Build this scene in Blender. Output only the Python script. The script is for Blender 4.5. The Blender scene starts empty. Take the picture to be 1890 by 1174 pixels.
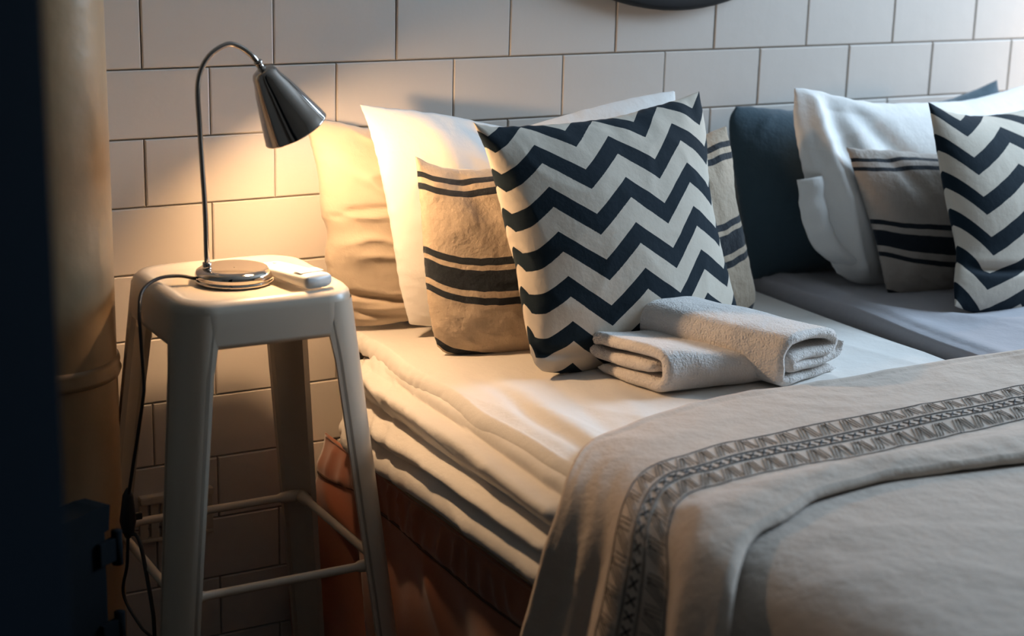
import bpy, math, random
import numpy as np
from mathutils import Vector, Matrix, noise

random.seed(7)
sc = bpy.context.scene
COL = sc.collection
PI = math.pi

# ------------------------------------------------------------------ camera
def make_camera():
    yaw, pitch, roll = 0.517720117, 0.262061211, -0.0262089558
    f = Vector((math.sin(yaw)*math.cos(pitch), math.cos(yaw)*math.cos(pitch), -math.sin(pitch)))
    r = Vector((math.cos(yaw), -math.sin(yaw), 0.0))
    d = f.cross(r)
    r2 = r*math.cos(roll) + d*math.sin(roll)
    d2 = -r*math.sin(roll) + d*math.cos(roll)
    cd = bpy.data.cameras.new('camera')
    cam = bpy.data.objects.new('camera', cd)
    COL.objects.link(cam)
    m = Matrix(((r2.x, -d2.x, -f.x), (r2.y, -d2.y, -f.y), (r2.z, -d2.z, -f.z))).to_4x4()
    m.translation = Vector((-0.714672434, -2.33827129, 1.257654))
    cam.matrix_world = m
    cd.sensor_width = 36.0
    cd.lens = 3080.86/1890*36
    cd.clip_start = 0.05
    cd.dof.use_dof = True
    cd.dof.focus_distance = 2.42
    cd.dof.aperture_fstop = 3.2
    sc.camera = cam
make_camera()

# ------------------------------------------------------------------ light, exposure
sc.view_settings.view_transform = 'Standard'
sc.view_settings.look = 'None'
sc.view_settings.gamma = 1.0
sc.view_settings.use_curve_mapping = False
sc.view_settings.exposure = 0.0

LAMP_W = 930.0          # emission of the bedside bulb
w = bpy.data.worlds.new('world'); sc.world = w
w.use_nodes = True
w.node_tree.nodes['Background'].inputs[0].default_value = (0.80, 0.74, 0.70, 1)
w.node_tree.nodes['Background'].inputs[1].default_value = 0.14

def area(name, loc, target, size, energy, color):
    ld = bpy.data.lights.new(name, 'AREA'); ld.shape = 'RECTANGLE'
    ld.size, ld.size_y = size; ld.energy = energy; ld.color = color
    o = bpy.data.objects.new(name, ld); COL.objects.link(o)
    o.location = loc
    o.rotation_euler = (Vector(target)-Vector(loc)).to_track_quat('-Z', 'Y').to_euler()
    return o
# daylight through the window in the right wall
area('window_daylight', (2.84, -0.72, 1.72), (1.35, -0.40, 0.55), (0.9, 1.1), 78.0, (0.57, 0.775, 1.0))
# the other bedside lamp, beyond the right edge of the picture
sp = bpy.data.lights.new('far_bedside_light', 'SPOT'); sp.energy = 10.0; sp.color = (1.0, 0.62, 0.34)
sp.spot_size = 2.4; sp.spot_blend = 0.25; sp.shadow_soft_size = 0.02
so = bpy.data.objects.new('far_bedside_light', sp); COL.objects.link(so)
so.location = (2.28, -0.22, 0.93)
so.rotation_euler = (Vector((1.9, -0.1, 0.5))-Vector(so.location)).to_track_quat('-Z', 'Y').to_euler()

# ------------------------------------------------------------------ materials
def nt(name):
    m = bpy.data.materials.new(name); m.use_nodes = True
    t = m.node_tree
    return m, t, t.nodes['Principled BSDF']
def N(t, kind, **kw):
    n = t.nodes.new(kind)
    for k, v in kw.items(): setattr(n, k, v)
    return n
def L(t, a, b): t.links.new(a, b)
def val(t, op, a, b=None, c=None):
    n = N(t, 'ShaderNodeMath', operation=op)
    for i, x in enumerate((a, b, c)):
        if x is None: continue
        if isinstance(x, (int, float)): n.inputs[i].default_value = x
        else: L(t, x, n.inputs[i])
    return n.outputs[0]
def mixc(t, fac, a, b):
    n = N(t, 'ShaderNodeMix', data_type='RGBA')
    if isinstance(fac, (int, float)): n.inputs[0].default_value = fac
    else: L(t, fac, n.inputs[0])
    for i, x in ((6, a), (7, b)):
        if isinstance(x, tuple): n.inputs[i].default_value = (*x, 1)
        else: L(t, x, n.inputs[i])
    return n.outputs[2]
def add_bump(t, bs, height, strength, dist):
    b = N(t, 'ShaderNodeBump'); b.inputs['Strength'].default_value = strength
    b.inputs['Distance'].default_value = dist
    L(t, height, b.inputs['Height']); L(t, b.outputs[0], bs.inputs['Normal'])
def objco(t): return N(t, 'ShaderNodeTexCoord').outputs['Object']
def noise_tex(t, scale, detail=3, vec=None, rough=0.5):
    n = N(t, 'ShaderNodeTexNoise'); n.inputs['Scale'].default_value = scale
    n.inputs['Detail'].default_value = detail; n.inputs['Roughness'].default_value = rough
    if vec is None: vec = objco(t)
    L(t, vec, n.inputs['Vector'])
    return n.outputs['Fac']
def simple(name, col, rough=0.5, metal=0.0, var=0.0, scale=8.0, bump=0.0, bscale=60.0, bdist=0.002, sheen=0.0, spec=None):
    m, t, bs = nt(name)
    if spec is not None: bs.inputs['Specular IOR Level'].default_value = spec
    bs.inputs['Roughness'].default_value = rough; bs.inputs['Metallic'].default_value = metal
    if sheen:
        bs.inputs['Sheen Weight'].default_value = sheen; bs.inputs['Sheen Roughness'].default_value = 0.4
    if var > 0:
        f = noise_tex(t, scale, 4)
        dark = tuple(c*(1-var) for c in col); lite = tuple(min(1, c*(1+var*.6)) for c in col)
        L(t, mixc(t, f, dark, lite), bs.inputs['Base Color'])
    else: bs.inputs['Base Color'].default_value = (*col, 1)
    if bump > 0: add_bump(t, bs, noise_tex(t, bscale, 4), bump, bdist)
    return m
def weave_height(t, s1=900.0):
    co = objco(t)
    a = noise_tex(t, s1, 1, co); b = noise_tex(t, 55, 3, co); c = noise_tex(t, 13, 5, co, .6)
    return val(t, 'ADD', val(t, 'MULTIPLY', c, 13.0), val(t, 'ADD', val(t, 'MULTIPLY', a, .35), val(t, 'MULTIPLY', b, .75)))
def cloth(name, col, var=.10, sheen=.25, rough=.85, bump=.35, vscale=14.0, slub=0.0, thin=0.0):
    m, t, bs = nt(name)
    bs.inputs['Roughness'].default_value = rough
    bs.inputs['Specular IOR Level'].default_value = 0.15
    bs.inputs['Sheen Weight'].default_value = sheen; bs.inputs['Sheen Roughness'].default_value = .5
    c = mixc(t, noise_tex(t, vscale, 5), tuple(x*(1-var) for x in col), tuple(min(1, x*(1+var*.5)) for x in col))
    if slub:
        mp = N(t, 'ShaderNodeMapping'); mp.inputs['Scale'].default_value = (40, 40, 700); L(t, objco(t), mp.inputs[0])
        mp2 = N(t, 'ShaderNodeMapping'); mp2.inputs['Scale'].default_value = (700, 40, 40); L(t, objco(t), mp2.inputs[0])
        s = val(t, 'MULTIPLY', noise_tex(t, 1, 3, mp.outputs[0]), noise_tex(t, 1, 3, mp2.outputs[0]))
        c = mixc(t, val(t, 'MULTIPLY', s, slub*2.2), c, tuple(x*.62 for x in col))
    L(t, c, bs.inputs['Base Color'])
    add_bump(t, bs, weave_height(t), bump, .0012)
    return m, t, bs, c

def chevron_material(name, ph_s, ph_t, amp=.112, per_t=.182, freq=3.35, tilt=0.0):
    m, t, bs, c = cloth(name, (.60, .53, .44), var=.06, bump=.2, sheen=.04)
    uv = N(t, 'ShaderNodeTexCoord').outputs['UV']
    sp_ = N(t, 'ShaderNodeSeparateXYZ'); L(t, uv, sp_.inputs[0])
    s, v = sp_.outputs[0], sp_.outputs[1]
    # triangle wave of s
    fr = val(t, 'FRACT', val(t, 'ADD', val(t, 'MULTIPLY', s, freq), ph_s))
    tri = val(t, 'MULTIPLY', val(t, 'ABSOLUTE', val(t, 'SUBTRACT', fr, .5)), 2.0)   # 0..1, zero in mid period
    y = val(t, 'ADD', val(t, 'SUBTRACT', v, val(t, 'MULTIPLY', tri, -amp)), val(t, 'MULTIPLY', s, tilt))
    fy = val(t, 'FRACT', val(t, 'ADD', val(t, 'DIVIDE', y, per_t), ph_t))
    edge = val(t, 'ADD', .455, val(t, 'MULTIPLY', val(t, 'SUBTRACT', noise_tex(t, 300, 2), .5), .02))
    mask = val(t, 'LESS_THAN', fy, edge)
    L(t, mixc(t, mask, c, (.006, .014, .022)), bs.inputs['Base Color'])
    return m
def stripe_material(name, col, bands, dark=(.010, .014, .020)):
    m, t, bs, c = cloth(name, col, var=.16, bump=.7, vscale=30, slub=.35)
    uv = N(t, 'ShaderNodeTexCoord').outputs['UV']
    sp_ = N(t, 'ShaderNodeSeparateXYZ'); L(t, uv, sp_.inputs[0])
    v = val(t, 'ADD', sp_.outputs[1], val(t, 'MULTIPLY', val(t, 'SUBTRACT', noise_tex(t, 60, 2), .5), .006))
    tot = None
    for a, b in bands:
        k = val(t, 'MULTIPLY', val(t, 'GREATER_THAN', v, a), val(t, 'LESS_THAN', v, b))
        tot = k if tot is None else val(t, 'ADD', tot, k)
    L(t, mixc(t, tot, c, dark), bs.inputs['Base Color'])
    return m

M = {}
M['tile'] = simple('painted_tile', (.66, .60, .54), .42, var=.05, scale=5, bump=.25, bscale=35, bdist=.002)
M['grout'] = simple('grout', (.46, .42, .37), .9, var=.2, scale=30)
M['floor'] = simple('dark_floor', (.05, .04, .035), .5, var=.3, scale=4)
M['plaster'] = simple('plaster', (.62, .60, .57), .9, var=.05)
M['plaster2'] = simple('grey_plaster', (.20, .17, .14), .9, var=.1)
M['stool'] = simple('cream_enamel', (.60, .52, .42), .33, var=.07, scale=12, bump=.12, bscale=60, bdist=.001)
M['chrome'] = simple('chrome', (.68, .61, .54), .07, 1.0)
M['darkchrome'] = simple('dark_chrome', (.46, .42, .39), .10, 1.0)
M['inside'] = simple('white_reflector', (.85, .83, .78), .5)
M['black'] = simple('black_rubber', (.010, .010, .012), .45)
M['plastic'] = simple('white_plastic', (.78, .77, .74), .35)
M['button'] = simple('grey_button', (.35, .35, .35), .5)
M['pipe'] = simple('painted_pipe', (.37, .25, .14), .40, var=.22, scale=9, bump=.7, bscale=14, bdist=.004)
M['iron'] = simple('cast_iron', (.004, .006, .008), .9, var=.3, scale=20, bump=.3, bscale=90, spec=.08)
M['navy'] = simple('navy_paint', (.003, .007, .012), .95, var=.25, scale=6, spec=0.05)
M['mirror'] = simple('mirror_glass', (.8, .8, .8), .02, 1.0)
M['frame'] = simple('black_frame', (.008, .010, .013), .5)
M['glass'] = simple('window_glass', (.8, .9, 1), .05)
M['wood'] = simple('white_wood', (.6, .6, .58), .5)
M['white'] = cloth('white_cotton', (.80, .77, .73), var=.04, bump=.25)[0]
M['sheet'] = cloth('white_sheet', (.76, .72, .67), var=.05, bump=.25)[0]
M['tan'] = cloth('tan_cotton', (.47, .39, .30), var=.07, bump=.3)[0]
M['darkblue'] = cloth('dark_grey_cotton', (.045, .075, .095), var=.12, bump=.35, sheen=.3)[0]
M['greysheet'] = cloth('grey_sheet', (.36, .345, .365), var=.07, bump=.25)[0]
M['linen'] = cloth('linen_throw', (.56, .465, .385), var=.07, bump=.45, slub=.30, vscale=22)[0]
M['linen2'] = cloth('linen_bedspread', (.53, .44, .365), var=.07, bump=.45, slub=.30, vscale=22)[0]
M['thread'] = simple('black_thread', (.012, .014, .018), .8)
M['towel'], t_, bs_, c_ = cloth('towel_terry', (.78, .72, .67), var=.10, sheen=.6, bump=.9, vscale=60)
add_bump(t_, bs_, val(t_, 'ADD', noise_tex(t_, 380, 2), val(t_, 'MULTIPLY', noise_tex(t_, 70, 3), 1.5)), .9, .0030)
M['mattress'] = cloth('mattress_ticking', (.40, .34, .27), var=.1)[0]
M['beige'] = cloth('beige_base_cloth', (.36, .27, .16), var=.1)[0]
mt, t_, bs_ = nt('copper_satin')
bs_.inputs['Base Color'].default_value = (.32, .105, .050, 1); bs_.inputs['Roughness'].default_value = .40
bs_.inputs['Sheen Weight'].default_value = .4; bs_.inputs['Specular IOR Level'].default_value = .6
add_bump(t_, bs_, noise_tex(t_, 30, 3), .25, .002)
M['satin'] = mt
M['piping'] = simple('dark_piping', (.06, .022, .012), .6)
mt, t_, bs_ = nt('bulb_glow')
em = N(t_, 'ShaderNodeEmission'); em.inputs[0].default_value = (1.0, .63, .34, 1); em.inputs[1].default_value = LAMP_W
L(t_, em.outputs[0], t_.nodes['Material Output'].inputs[0])
M['bulb'] = mt

# ------------------------------------------------------------------ mesh helpers
def mesh(name, verts, faces, uvs=None, smooth=True, sharp=None):
    me = bpy.data.meshes.new(name)
    me.from_pydata([tuple(map(float, v)) for v in verts], [], [tuple(map(int, f)) for f in faces])
    if uvs is not None:
        ul = me.uv_layers.new(name='UVMap')
        vi = np.empty(len(me.loops), dtype=np.int32); me.loops.foreach_get('vertex_index', vi)
        ul.data.foreach_set('uv', np.asarray(uvs, dtype=np.float32)[vi].ravel())
    if smooth: me.polygons.foreach_set('use_smooth', [True]*len(me.polygons))
    me.update()
    if sharp: me.set_sharp_from_angle(angle=math.radians(sharp))
    return me
def obj(name, me, mat, parent=None, loc=None):
    o = bpy.data.objects.new(name, me); COL.objects.link(o)
    if mat is not None and not me.materials: me.materials.append(mat)
    if loc is not None: o.location = loc
    if parent is not None: o.parent = parent
    return o
def thing(name, label, cat, loc=(0, 0, 0), group=None):
    o = bpy.data.objects.new(name, None); COL.objects.link(o)
    o.empty_display_size = .05; o.location = loc
    return tag(o, label, cat, group)
def tag(o, label, cat, group=None, kind=None):
    o['label'] = label; o['category'] = cat
    if group: o['group'] = group
    if kind: o['kind'] = kind
    return o
def grid_faces(nu, nv, off=0, flip=False, wrap=False):
    F = []
    for j in range(nv-1):
        for i in range(nu-(0 if wrap else 1)):
            i2 = (i+1) % nu
            a, b, c, d = off+j*nu+i, off+j*nu+i2, off+(j+1)*nu+i2, off+(j+1)*nu+i
            F.append((a, d, c, b) if flip else (a, b, c, d))
    return F
def box(c, s, bev=0.0, seg=2):
    import bmesh
    bm = bmesh.new()
    bmesh.ops.create_cube(bm, size=1.0)
    bmesh.ops.scale(bm, vec=s, verts=bm.verts)
    if bev: bmesh.ops.bevel(bm, geom=list(bm.edges), offset=bev, segments=seg, affect='EDGES', profile=.7)
    bmesh.ops.translate(bm, vec=c, verts=bm.verts)
    me = bpy.data.meshes.new('box'); bm.to_mesh(me); bm.free()
    return me
def tube(pts, rad, n=12, cap=True, closed=False):
    pts = [Vector(p) for p in pts]; k = len(pts)
    rr = rad if isinstance(rad, (list, tuple)) else [rad]*k
    V, F = [], []
    prev = None
    for i, p in enumerate(pts):
        if closed: tdir = (pts[(i+1) % k]-pts[i-1]).normalized()
        else: tdir = (pts[min(i+1, k-1)]-pts[max(i-1, 0)]).normalized()
        if prev is None:
            a = Vector((0, 0, 1)) if abs(tdir.z) < .9 else Vector((1, 0, 0))
            x = tdir.cross(a).normalized()
        else:
            x = (prev - tdir*prev.dot(tdir)).normalized()
        prev = x; y = tdir.cross(x)
        for j in range(n):
            an = 2*PI*j/n
            V.append(p + x*math.cos(an)*rr[i] + y*math.sin(an)*rr[i])
    F = grid_faces(n, k, wrap=True)
    if closed:
        F += [((k-1)*n+i, (k-1)*n+(i+1) % n, (i+1) % n, i) for i in range(n)]
    elif cap:
        F.append(tuple(range(n-1, -1, -1))); F.append(tuple((k-1)*n+i for i in range(n)))
    return V, F
def lathe(prof, n=48, origin=(0, 0, 0), axis=(0, 0, 1), cap=False):
    ax = Vector(axis).normalized(); q = ax.to_track_quat('Z', 'Y'); o = Vector(origin)
    V = []
    for r, z in prof:
        for j in range(n):
            a = 2*PI*j/n
            V.append(o + q @ Vector((r*math.cos(a), r*math.sin(a), z)))
    F = grid_faces(n, len(prof), wrap=True)
    if cap: F.append(tuple((len(prof)-1)*n+i for i in range(n)))
    return V, F
def smoothpath(pts, m=8):
    P = [np.array(p, float) for p in pts]
    P = [2*P[0]-P[1]] + P + [2*P[-1]-P[-2]]
    out = []
    for i in range(1, len(P)-2):
        for k in range(m):
            t = k/m
            out.append(.5*((2*P[i]) + (-P[i-1]+P[i+1])*t + (2*P[i-1]-5*P[i]+4*P[i+1]-P[i+2])*t*t + (-P[i-1]+3*P[i]-3*P[i+1]+P[i+2])*t**3))
    out.append(P[-2])
    return out
def resample(pts, n):
    P = np.array(smoothpath(pts, 8))
    d = np.r_[0, np.cumsum(np.linalg.norm(np.diff(P, axis=0), axis=1))]
    s = np.linspace(0, d[-1], n)
    return np.stack([np.interp(s, d, P[:, k]) for k in range(P.shape[1])], 1)
def nz(x, y, z=0.0): return noise.noise(Vector((x, y, z)))
def ridged(x, y, z=0.0):
    v = 1-abs(noise.noise(Vector((x, y, z))))*2.2
    return max(0.0, v)**2
def sstep(a, b, x):
    t = min(1, max(0, (x-a)/(b-a))); return t*t*(3-2*t)
# ------------------------------------------------------------------ room
def structure(o): o['kind'] = 'structure'; return o
structure(obj('floor', box((1.0, -1.6, -.02), (5.2, 3.6, .04)), M['floor']))
wall = structure(obj('wall_back', box((1.0, .066, 1.2), (5.2, .12, 2.48)), M['grout']))
structure(obj('ceiling', box((1.0, -1.6, 2.46), (5.2, 3.6, .04)), M['plaster']))

structure(obj('wall_left', box((-1.65, -1.6, 1.2), (.1, 3.45, 2.48)), M['plaster2']))
structure(obj('wall_front', box((.9, -3.45, 1.2), (5.2, .1, 2.48)), M['plaster2']))
TW, TH, TOP = .2, .1, 1.070
def tile_mesh(w_, h_=TH, j=.0022, bev=.0016, dep=.004):
    x0, x1, z0, z1 = j/2, w_-j/2, j/2, h_-j/2
    V = [(x0, .006, z0), (x1, .006, z0), (x1, .006, z1), (x0, .006, z1),
         (x0, bev, z0), (x1, bev, z0), (x1, bev, z1), (x0, bev, z1),
         (x0+bev, 0, z0+bev), (x1-bev, 0, z0+bev), (x1-bev, 0, z1-bev), (x0+bev, 0, z1-bev)]
    F = [(8, 9, 10, 11)]
    for a, b in ((0, 4), (4, 8)):
        for i in range(4):
            k = (i+1) % 4
            F.append((a+i, a+k, b+k, b+i))
    return V, F
tv, tf = tile_mesh(TW)
tme = mesh('tile', tv, tf, smooth=False)
rest_v, rest_f = [], []
for row in range(-13, 11):
    zt = TOP - row*TH          # top of this row
    zb = zt - TH
    off = 0.0 if row % 2 == 0 else .1
    for k in range(-8, 13):
        x = k*TW + off
        if x < -1.59 or x+TW > 3.2: continue
        if zb > 2.40 or zb < -.05: continue
        if -.45 < x < 2.2 and row >= -2:
            o = obj('tile', tme, M['tile'], wall)
            o.location = (x, random.uniform(-.0005, .0005), zb)
            o.rotation_euler = (random.uniform(-.004, .004), 0, random.uniform(-.003, .003))
        else:
            b = len(rest_v); rest_v += [(v[0]+x, v[1], v[2]+zb) for v in tv]
            rest_f += [tuple(b+i for i in f) for f in tf]
o = obj('tile_field', mesh('tile_field', rest_v, rest_f, smooth=False), M['tile'], wall); o['kind'] = 'stuff'

# right wall with its window opening (out of the picture, where the daylight comes from)
wr = structure(obj('wall_right', box((3.00, -1.6, .45), (.1, 3.45, .9)), M['plaster']))
obj('wall_panel', box((3.00, -1.6, 2.34), (.1, 3.45, .22)), M['plaster'], wr)
obj('wall_panel', box((3.00, -.07, 1.565), (.1, .16, 1.33)), M['plaster'], wr)
obj('wall_panel', box((3.00, -2.26, 1.565), (.1, 2.14, 1.33)), M['plaster'], wr)
win = structure(obj('window_1', box((3.0, -0.67, .92), (.12, 1.04, .04), .005), M['wood']))
for y in (-.17, -.67, -1.17): obj('window_frame', box((3.0, y, 1.565), (.05, .04, 1.29), .004), M['wood'], win)
obj('window_frame', box((3.0, -.67, 2.21), (.05, 1.04, .04), .004), M['wood'], win)

# dark door leaf standing open close to the camera, left
dl = thing('door_leaf', 'dark navy door edge standing open at the left, close and out of focus', 'door', (-.563, -1.305, 0))
dl.rotation_euler = (0, 0, math.radians(40))
obj('door_panel', box((-.24, 0, 1.02), (.76, .045, 2.02), .003), M['navy'], dl)
for z in (.3, 1.02, 1.75):
    V, F = tube([(.145, .0, z-.05), (.145, .0, z+.05)], .007, 10)
    obj('hinge', mesh('hinge', V, F), M['iron'], dl)

# pipe
px, py, pr = -.19, -.122, .10
pipe = thing('flue_pipe', 'thick tan painted flue pipe rising along the tiled wall at the left', 'pipe', (px, py, 0))
prof = []
for i in range(90):
    z = 2.44*i/89
    prof.append((pr, z))
V, F = lathe(prof, 64)
V = [Vector((v.x*(1+.006*nz(v.x*14, v.y*14, v.z*5)), v.y*(1+.006*nz(v.x*14, v.y*14, v.z*5)), v.z)) for v in V]
obj('pipe_body', mesh('pipe_body', V, F), M['pipe'], pipe)
zc = .592
V, F = lathe([(pr*.98, zc-.019), (pr+.003, zc-.018), (pr+.006, zc-.010), (pr+.003, zc-.004), (pr+.0045, zc+.002), (pr+.003, zc+.008), (pr*.98, zc+.009)], 64)
obj('pipe_collar', mesh('pipe_collar', V, F), M['pipe'], pipe)

# stove
st = thing('iron_stove', 'black iron stove body with hinges, low in front of the tan pipe', 'stove', (-.197, -.445, 0))
st.rotation_euler = (0, 0, math.radians(32))
obj('stove_body', box((-.26, .02, .235), (.50, .05, .47), .004), M['iron'], st)
V = [(-.51, -.005, .46), (-.004, -.005, .468), (0, -.005, .50), (-.02, -.005, .503), (-.51, -.005, .49)]
n = len(V); V2 = V + [(x, y+.04, z) for x, y, z in V]
F = [tuple(range(n))] + [tuple(range(2*n-1, n-1, -1))] + [(i, i+n, (i+1) % n+n, (i+1) % n) for i in range(n)]
obj('top_plate', mesh('top_plate', V2, F, smooth=False), M['iron'], st)
for z in (.443, .335):
    V, F = tube([(.006, -.008, z-.022), (.006, -.008, z+.022)], .007, 12)
    h = obj('hinge', mesh('hinge', V, F), M['iron'], st)
    obj('hinge_plate', box((-.012, -.008, z), (.03, .008, .03), .002), M['iron'], h)
obj('handle', mesh('handle', *tube(smoothpath([(-.40, -.008, .30), (-.40, -.035, .305), (-.40, -.035, .37), (-.40, -.008, .375)], 5), .006, 10)), M['iron'], st)

# wall vent
vt = thing('wall_vent', 'small cream wall vent with upright slats low behind the stool', 'vent', (.03, 0, .288))
obj('vent_frame', box((0, -.006, .032), (.115, .016, .013), .003), M['stool'], vt)
obj('vent_frame', box((0, -.004, -.034), (.115, .012, .006), .002), M['stool'], vt)
for i in range(7): obj('slat', box((-.052+i*.0173, -.003, -.002), (.0125, .010, .058), .0015), M['stool'], vt)

# mirror
mr = thing('round_mirror', 'round black-framed mirror hanging on the tiled wall, only its lower rim in view', 'mirror', (.905, -.001, 1.039+.40))
V, F = lathe([(.355, -.0), (.355, .020), (.362, .026), (.392, .026), (.40, .020), (.40, 0)], 96, axis=(0, -1, 0))
obj('frame', mesh('frame', V, F), M['frame'], mr)
V, F = lathe([(.36, .008), (.001, .008)], 96, axis=(0, -1, 0), cap=True)
obj('glass', mesh('glass', V, F), M['mirror'], mr)

# ------------------------------------------------------------------ stool
SX, SY, SZ = .052, -.243, .715
stool = thing('metal_stool', 'tall cream enamelled metal stool used as a bedside table under the lamp', 'stool', (SX, SY, 0))
def rsq(half, r, n=10, z=0.0):
    out = []
    for q in range(4):
        a0 = q*PI/2
        cx, cy = (half-r)*(1 if q in (0, 3) else -1), (half-r)*(1 if q in (0, 1) else -1)
        for i in range(n+1):
            a = a0 + (PI/2)*i/n
            out.append((cx+r*math.cos(a), cy+r*math.sin(a), z))
    return out
ringdef = [(.0, .001, .708), (.06, .02, .708), (.100, .036, .709), (.108, .042, .711), (.113, .045, .7145), (.120, .048, .7155), (.127, .050, .7135), (.1325, .052, .708), (.1345, .053, .699),
           (.1360, .0535, .680), (.1375, .054, .661), (.1378, .054, .655), (.1355, .053, .655), (.133, .052, .67), (.132, .051, .70), (.10, .036, .704), (.0, .001, .703)]
V = []; nn = 44
for hf, r, z in ringdef: hf *= .93; r *= .93; V += rsq(max(hf, .002), min(r, max(hf, .002)*.95), 10, z)
F = grid_faces(nn, len(ringdef), wrap=True)
F = [f[::-1] for f in F]
seat = obj('seat', mesh('seat', V, F), M['stool'], stool)
# apron seam
def leg(sx, sy):
    # folded corner sheet that tapers and splays towards the floor
    zs = [.700, .66, .62, .55, .45, .35, .25, .15, .06, .012]
    V = []; m = 0
    for z in zs:
        k = (.70-z)/.688
        c = .1240 + .066*k
        wd = .048 - .011*k
        if z > .63: wd = .048 + (z-.63)*.10
        r = .040 - .010*k
        pts = []
        # plan path: arm along -x, round corner, arm along -y (corner at +c,+c)
        pts.append((c-wd, c)); pts.append((c-wd*.8, c)); pts.append((c-r-(wd-r)*.4, c)); 
        for i in range(9):
            a = PI/2 - PI/2*i/8
            pts.append((c-r+r*math.cos(a), c-r+r*math.sin(a)))
        pts.append((c, c-r-(wd-r)*.4)); pts.append((c, c-wd*.8)); pts.append((c, c-wd))
        t = .004
        inner = [(x-t if abs(y-c) > 1e-9 else x, y-t if abs(x-c) > 1e-9 else y) for x, y in pts]
        inner[0] = (c-wd+.001, c-t-.004); inner[-1] = (c-t-.004, c-wd+.001)
        ring = pts + inner[::-1]
        m = len(ring)
        V += [(x*sx, y*sy, z) for x, y in ring]
    F = grid_faces(m, len(zs), wrap=True, flip=(sx*sy > 0))
    F.append(tuple((len(zs)-1)*m+i for i in range(m)))
    return mesh('leg', V, F, sharp=38)
for sx in (-1, 1):
    for sy in (-1, 1):
        lg = obj('leg', leg(sx, sy), M['stool'], stool)
        kx = .1240+.066-.02
        obj('foot_pad', box((kx*sx, kx*sy, .006), (.04, .04, .012), .003), M['black'], lg)
ZB = .326; hb = .144
def bar(a, b):
    a, b = Vector(a), Vector(b); d = (b-a).normalized()
    P = [a, a+d*.014, a+d*.030, a+d*.036, b-d*.036, b-d*.030, b-d*.014, b]
    R_ = [.0095, .0095, .0085, .0062, .0062, .0085, .0095, .0095]
    return mesh('footrest_bar', *tube(P, R_, 14))
for a, b in (((-hb, -hb, ZB), (hb, -hb, ZB)), ((-hb, hb, ZB), (hb, hb, ZB)), ((-hb, -hb, ZB), (-hb, hb, ZB)), ((hb, -hb, ZB), (hb, hb, ZB))):
    obj('footrest_bar', bar(a, b), M['stool'], stool)
for s in (-1, 1):
    me = box((0, 0, .648-.004*s), (.30, .018, .003))
    o = obj('cross_brace', me, M['stool'], stool); o.rotation_euler = (0, 0, s*PI/4)

# ------------------------------------------------------------------ lamp
LB = Vector((.046, -.238, .7085))
lamp = thing('table_lamp', 'chrome gooseneck lamp glowing on the cream metal stool', 'lamp', LB)
prof = [(.001, .0), (.050, .0), (.0525, .001), (.0535, .0035), (.0525, .0055), (.051, .0065), (.0525, .009), (.0530, .012), (.051, .0165), (.046, .0195), (.043, .0205), (.038, .0200), (.001, .0195)]
V, F = lathe(prof, 72)
obj('base', mesh('base', V, [f for f in F]), M['chrome'], lamp)
zz = LB.z
P = [(-.038, 0, .016), (-.0385, 0, .05), (-.039, 0, .10), (-.0415, 0, .16), (-.044, 0, .215), (-.0455, 0, .262), (-.040, 0, .288), (-.026, 0, .308), (-.004, 0, .3195), (.012, 0, .3165), (.025, 0, .308), (.034, 0, .2995), (.0385, 0, .292)]
pole = obj('pole', mesh('pole', *tube(smoothpath(P, 7), .0036, 14)), M['darkchrome'], lamp)
obj('pole_socket', mesh('pole_socket', *tube([(-.038, 0, .018), (-.038, 0, .030), (-.038, 0, .0305)], [.0062, .0062, .0036], 16)), M['darkchrome'], lamp)
ax = Vector((.495, 0, -.869)).normalized()
apex = Vector((.0375, 0, .2965))
V, F = lathe([(.0036, -.001), (.0058, .0), (.0058, .004), (.0048, .005), (.0048, .010), (.0062, .011), (.0062, .016)], 20, origin=apex, axis=ax)
obj('neck_joint', mesh('neck_joint', V, F), M['darkchrome'], lamp)
so_ = apex + ax*.012
prof = [(.001, 0), (.010, .0005), (.015, .003), (.0178, .0075), (.0195, .014), (.0259, .030), (.0343, .057), (.0423, .083), (.0457, .0945), (.0463, .0960), (.0455, .0960)]
V, F = lathe(prof, 72, origin=so_, axis=ax)
shade = obj('shade', mesh('shade', V, F), M['darkchrome'], lamp)
prof = [(.0454, .0958), (.0446, .0940), (.0388, .080), (.0306, .056), (.0240, .030), (.018, .013), (.012, .006), (.001, .005)]
V, F = lathe(prof, 72, origin=so_, axis=ax)
obj('reflector', mesh('reflector', V, F), M['inside'], shade)
bprof = [(.001, .0915), (.008, .0900), (.0135, .0855), (.016, .0785), (.0145, .0705), (.010, .0615), (.0075, .0535)]
V, F = lathe(bprof, 32, origin=so_, axis=ax)
obj('bulb', mesh('bulb', V, F), M['bulb'], lamp)
V, F = lathe([(.0078, .055), (.0085, .052), (.0085, .016), (.002, .014)], 24, origin=so_, axis=ax)
obj('bulb_socket', mesh('bulb_socket', V, F), M['plastic'], lamp)
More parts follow.
